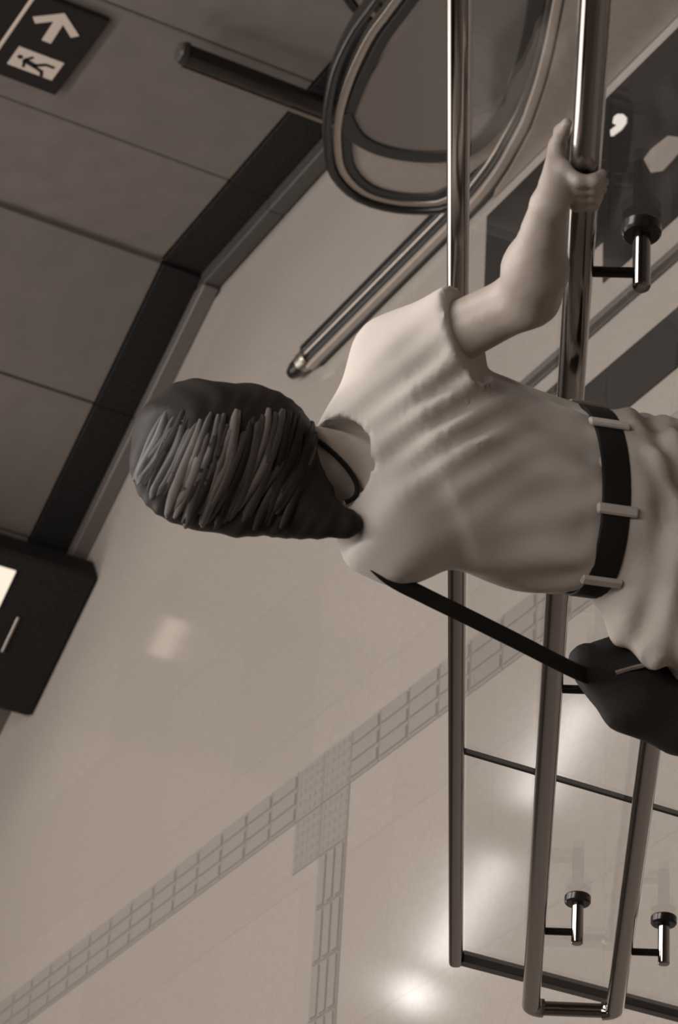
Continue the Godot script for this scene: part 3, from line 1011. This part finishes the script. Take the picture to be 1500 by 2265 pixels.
	var shirt := [
		ell(J.neck - up * 0.1, J.chest, 0.12, 0.16, 0.62),
		ell(J.chest, W + up * 0.03, 0.16, 0.14, 0.68),
		ell(W + up * 0.045, W - up * 0.02, 0.143, 0.132, 0.7),
		[J.neck - up * 0.055, J.shr - up * 0.005, 0.062, 0.064],
		[J.neck - up * 0.055, J.shl - up * 0.005, 0.062, 0.064],
		[J.shr, sle, 0.066, 0.068],
		[J.shl, J.shl.lerp(ell_, 0.6), 0.064, 0.062],
	]
	var beltc: Vector3 = W - up * 0.022
	var arm_d: Vector3 = (J.elr - J.shr).normalized()
	var armd_l: Vector3 = (ell_ - J.shl).normalized()
	var pit := at(1010, 930, 4.2)
	var shirt_warp := func(p: Vector3, d: float) -> float:
		var l := p - W
		var hh := l.dot(up)
		var ang := atan2(l.dot(TB.x), l.dot(TB.z))
		var fold := 0.0045 * exp(-hh / 0.12) * clampf((hh + 0.01) * 30.0, 0, 1) * sin(ang * 13.0 + hh * 22.0) + 0.003 * exp(-hh / 0.2) * sin(ang * 7.0 - hh * 30.0 + 1.0)
		var pl := (p - pit).length()
		fold += 0.008 * exp(-pl * pl / 0.009) * sin((p - pit).dot(TB.x * 0.8 + up * 0.6) * 150.0)
		fold += 0.0022 * sin(l.dot(up * 0.7 + TB.x) * 48.0 + 2.0 * sin(hh * 17.0)) * clampf(hh * 6.0, 0, 1)
		var o2 := d + fold
		o2 = maxf(o2, -(p - beltc).dot(up))                                     # tucked in at the belt
		if (p - J.shr).dot(arm_d) > 0.05 and ((p - J.shr) - arm_d * (p - J.shr).dot(arm_d)).length() < 0.085: o2 = maxf(o2, (p - sle).dot((arm_d * 0.9 - up * 0.25).normalized()))
		o2 = maxf(o2, -((p - (J.neck + hup * 0.022 + TB.z * 0.03 - TB.x * 0.022)).length() - 0.078))     # neck opening
		return o2
	put(nets(shirt, 0.0075, 0.05, shirt_warp, 0.03), "t_shirt", M.shirt, person, "white short-sleeved T-shirt tucked in at the waist")
	# thin dark cord round the neck
	var cp := []
	for q in [[640, 938, 4.16], [690, 965, 4.16], [735, 1000, 4.165], [772, 1040, 4.17], [790, 1075, 4.17], [785, 1100, 4.165], [762, 1112, 4.16]]:
		cp.append(at(q[0], q[1], q[2] + 0.02))
	put(tube(smooth_path(cp, 24), 0.004, 8), "neck_cord", M.leather, person)

	# ---- trousers
	var H: Vector3 = J.hips
	var hip_r := H + Vector3(0.085, -0.06, 0.0)
	var hip_l := H + Vector3(-0.085, -0.06, 0.0)
	var kr := hip_r + Vector3(0.02, -0.36, -0.06)
	var kl := hip_l + Vector3(-0.01, -0.34, -0.16)
	var tr := func(z: float) -> float: return 0.1664 * floorf((0.05 - z) / 0.2851 * -1.0 + 24.0)
	var ar := kr + Vector3(0.0, -0.36, 0.06)
	var al := kl + Vector3(0.0, -0.36, -0.02)
	ar.y = 0.1664 * ceilf(24.0 - (0.05 - ar.z) / 0.2851) + 0.09
	al.y = 0.1664 * ceilf(24.0 - (0.05 - al.z) / 0.2851) + 0.09
	kr.y = (hip_r.y + ar.y) * 0.5 + 0.02
	kl.y = (hip_l.y + al.y) * 0.5 + 0.04
	var pants := [
		ell(W + up * 0.02, W - up * 0.045, 0.12, 0.132, 0.72),
		ell(W - up * 0.075, H, 0.15, 0.178, 0.75),
		[H + Vector3(0.09, 0, 0.01), kr, 0.115, 0.085],
		[H + Vector3(-0.095, 0, 0.01), kl, 0.12, 0.085],
		[kr, ar + Vector3(0, 0.02, 0), 0.085, 0.08],
		[kl, al + Vector3(0, 0.02, 0), 0.085, 0.08],
	]
	var pants_warp := func(p: Vector3, d: float) -> float:
		var l := p - W
		var hh := -l.dot(up)
		var ang := atan2(l.dot(TB.x), l.dot(TB.z))
		var am := clampf((hh - 0.05) * 16.0, 0, 1) * exp(-maxf(hh - 0.22, 0.0) * 9.0)
		var fold := am * (0.006 * sin(hh * 112.0 + ang * 2.6 + 1.3 * sin(ang * 3.1)) + 0.005 * sin(hh * 58.0 - ang * 5.0) + 0.003 * sin(ang * 13.0 + hh * 20.0))
		return maxf(d + fold, (p - (W + up * 0.006)).dot(up))
	put(nets(pants, 0.009, 0.04, pants_warp, 0.03), "trousers", M.trousers, person, "pale loose trousers gathered in folds below the belt")
	# ---- belt with loops
	var ring := []
	var bt := W - up * 0.02
	for i in 48:
		var a := TAU * i / 48
		ring.append(bt + TB.x * 0.153 * cos(a) + TB.z * 0.112 * sin(a))
	var st2 := new_st()
	sweep(st2, ring, squircle(0.046, 0.007, 0.003, 3), up, false, true)
	var belt := put(done(st2), "belt", M.leather, person, "dark leather belt")
	for a in [0.28, 1.05, 2.05, 2.9, 4.0, 5.3]:
		var d: Vector3 = (TB.x * cos(a) * 0.118 + TB.z * sin(a) * 0.166).normalized()
		var c: Vector3 = bt + TB.x * 0.155 * cos(a) + TB.z * 0.114 * sin(a)
		var bsx := Basis(up.cross(d).normalized(), up, d)
		put_at(boxm(Vector3(0.016, 0.066, 0.009), 0.003), "belt_loop", M.trousers, belt, Transform3D(bsx, c + d * 0.004))
	# ---- shoes
	for q in [ar, al]:
		var f0 := Vector3(q.x, q.y - 0.045, q.z + 0.03)
		put(nets([[f0, f0 + Vector3(0, 0.005, -0.09), 0.045, 0.042], [f0 + Vector3(0, 0.005, -0.09), f0 + Vector3(0, -0.005, -0.17), 0.042, 0.034], [f0, f0 + Vector3(0, 0.05, 0), 0.045, 0.042]], 0.01, 0.03), "shoe", M.sole, person)

func build_bag() -> void:
	var c := at(1440, 1530, 4.36)
	var o := thing("shoulder_bag", c, "soft black shoulder bag hanging at the hip of the person", "bag")
	var r := TB.x
	var up := TB.y
	var p := [
		[at(1300, 1465, 4.40), at(1400, 1515, 4.43), 0.030, 0.052],
		[at(1410, 1520, 4.44), at(1540, 1560, 4.47), 0.058, 0.078],
		[at(1380, 1565, 4.42), at(1500, 1595, 4.44), 0.035, 0.05],
		[at(1330, 1480, 4.46), at(1480, 1450, 4.52), 0.045, 0.06],
	]
	var crease := func(q: Vector3, d: float) -> float: return d + 0.0012 * sin((q - c).dot(r + up * 0.5) * 90.0)
	put(nets(p, 0.009, 0.03, crease, 0.02), "pouch", M.bag, o)
	var s := []
	for q in [[800, 1215, 4.16], [860, 1275, 4.17], [940, 1318, 4.2], [1030, 1362, 4.23], [1150, 1422, 4.28], [1260, 1478, 4.35], [1310, 1500, 4.40]]:
		s.append(at(q[0], q[1], q[2]))
	var st := new_st()
	sweep(st, smooth_path(s, 40), squircle(0.024, 0.006, 0.0025, 3), AHEAD.cross((s[3] - s[2]).normalized()))
	put(done(st), "strap", M.leather, o)
	put(tube([at(1362, 1488, 4.375), at(1395, 1478, 4.375), at(1425, 1472, 4.375)], 0.004, 8), "zip_pull", M.satin, o)
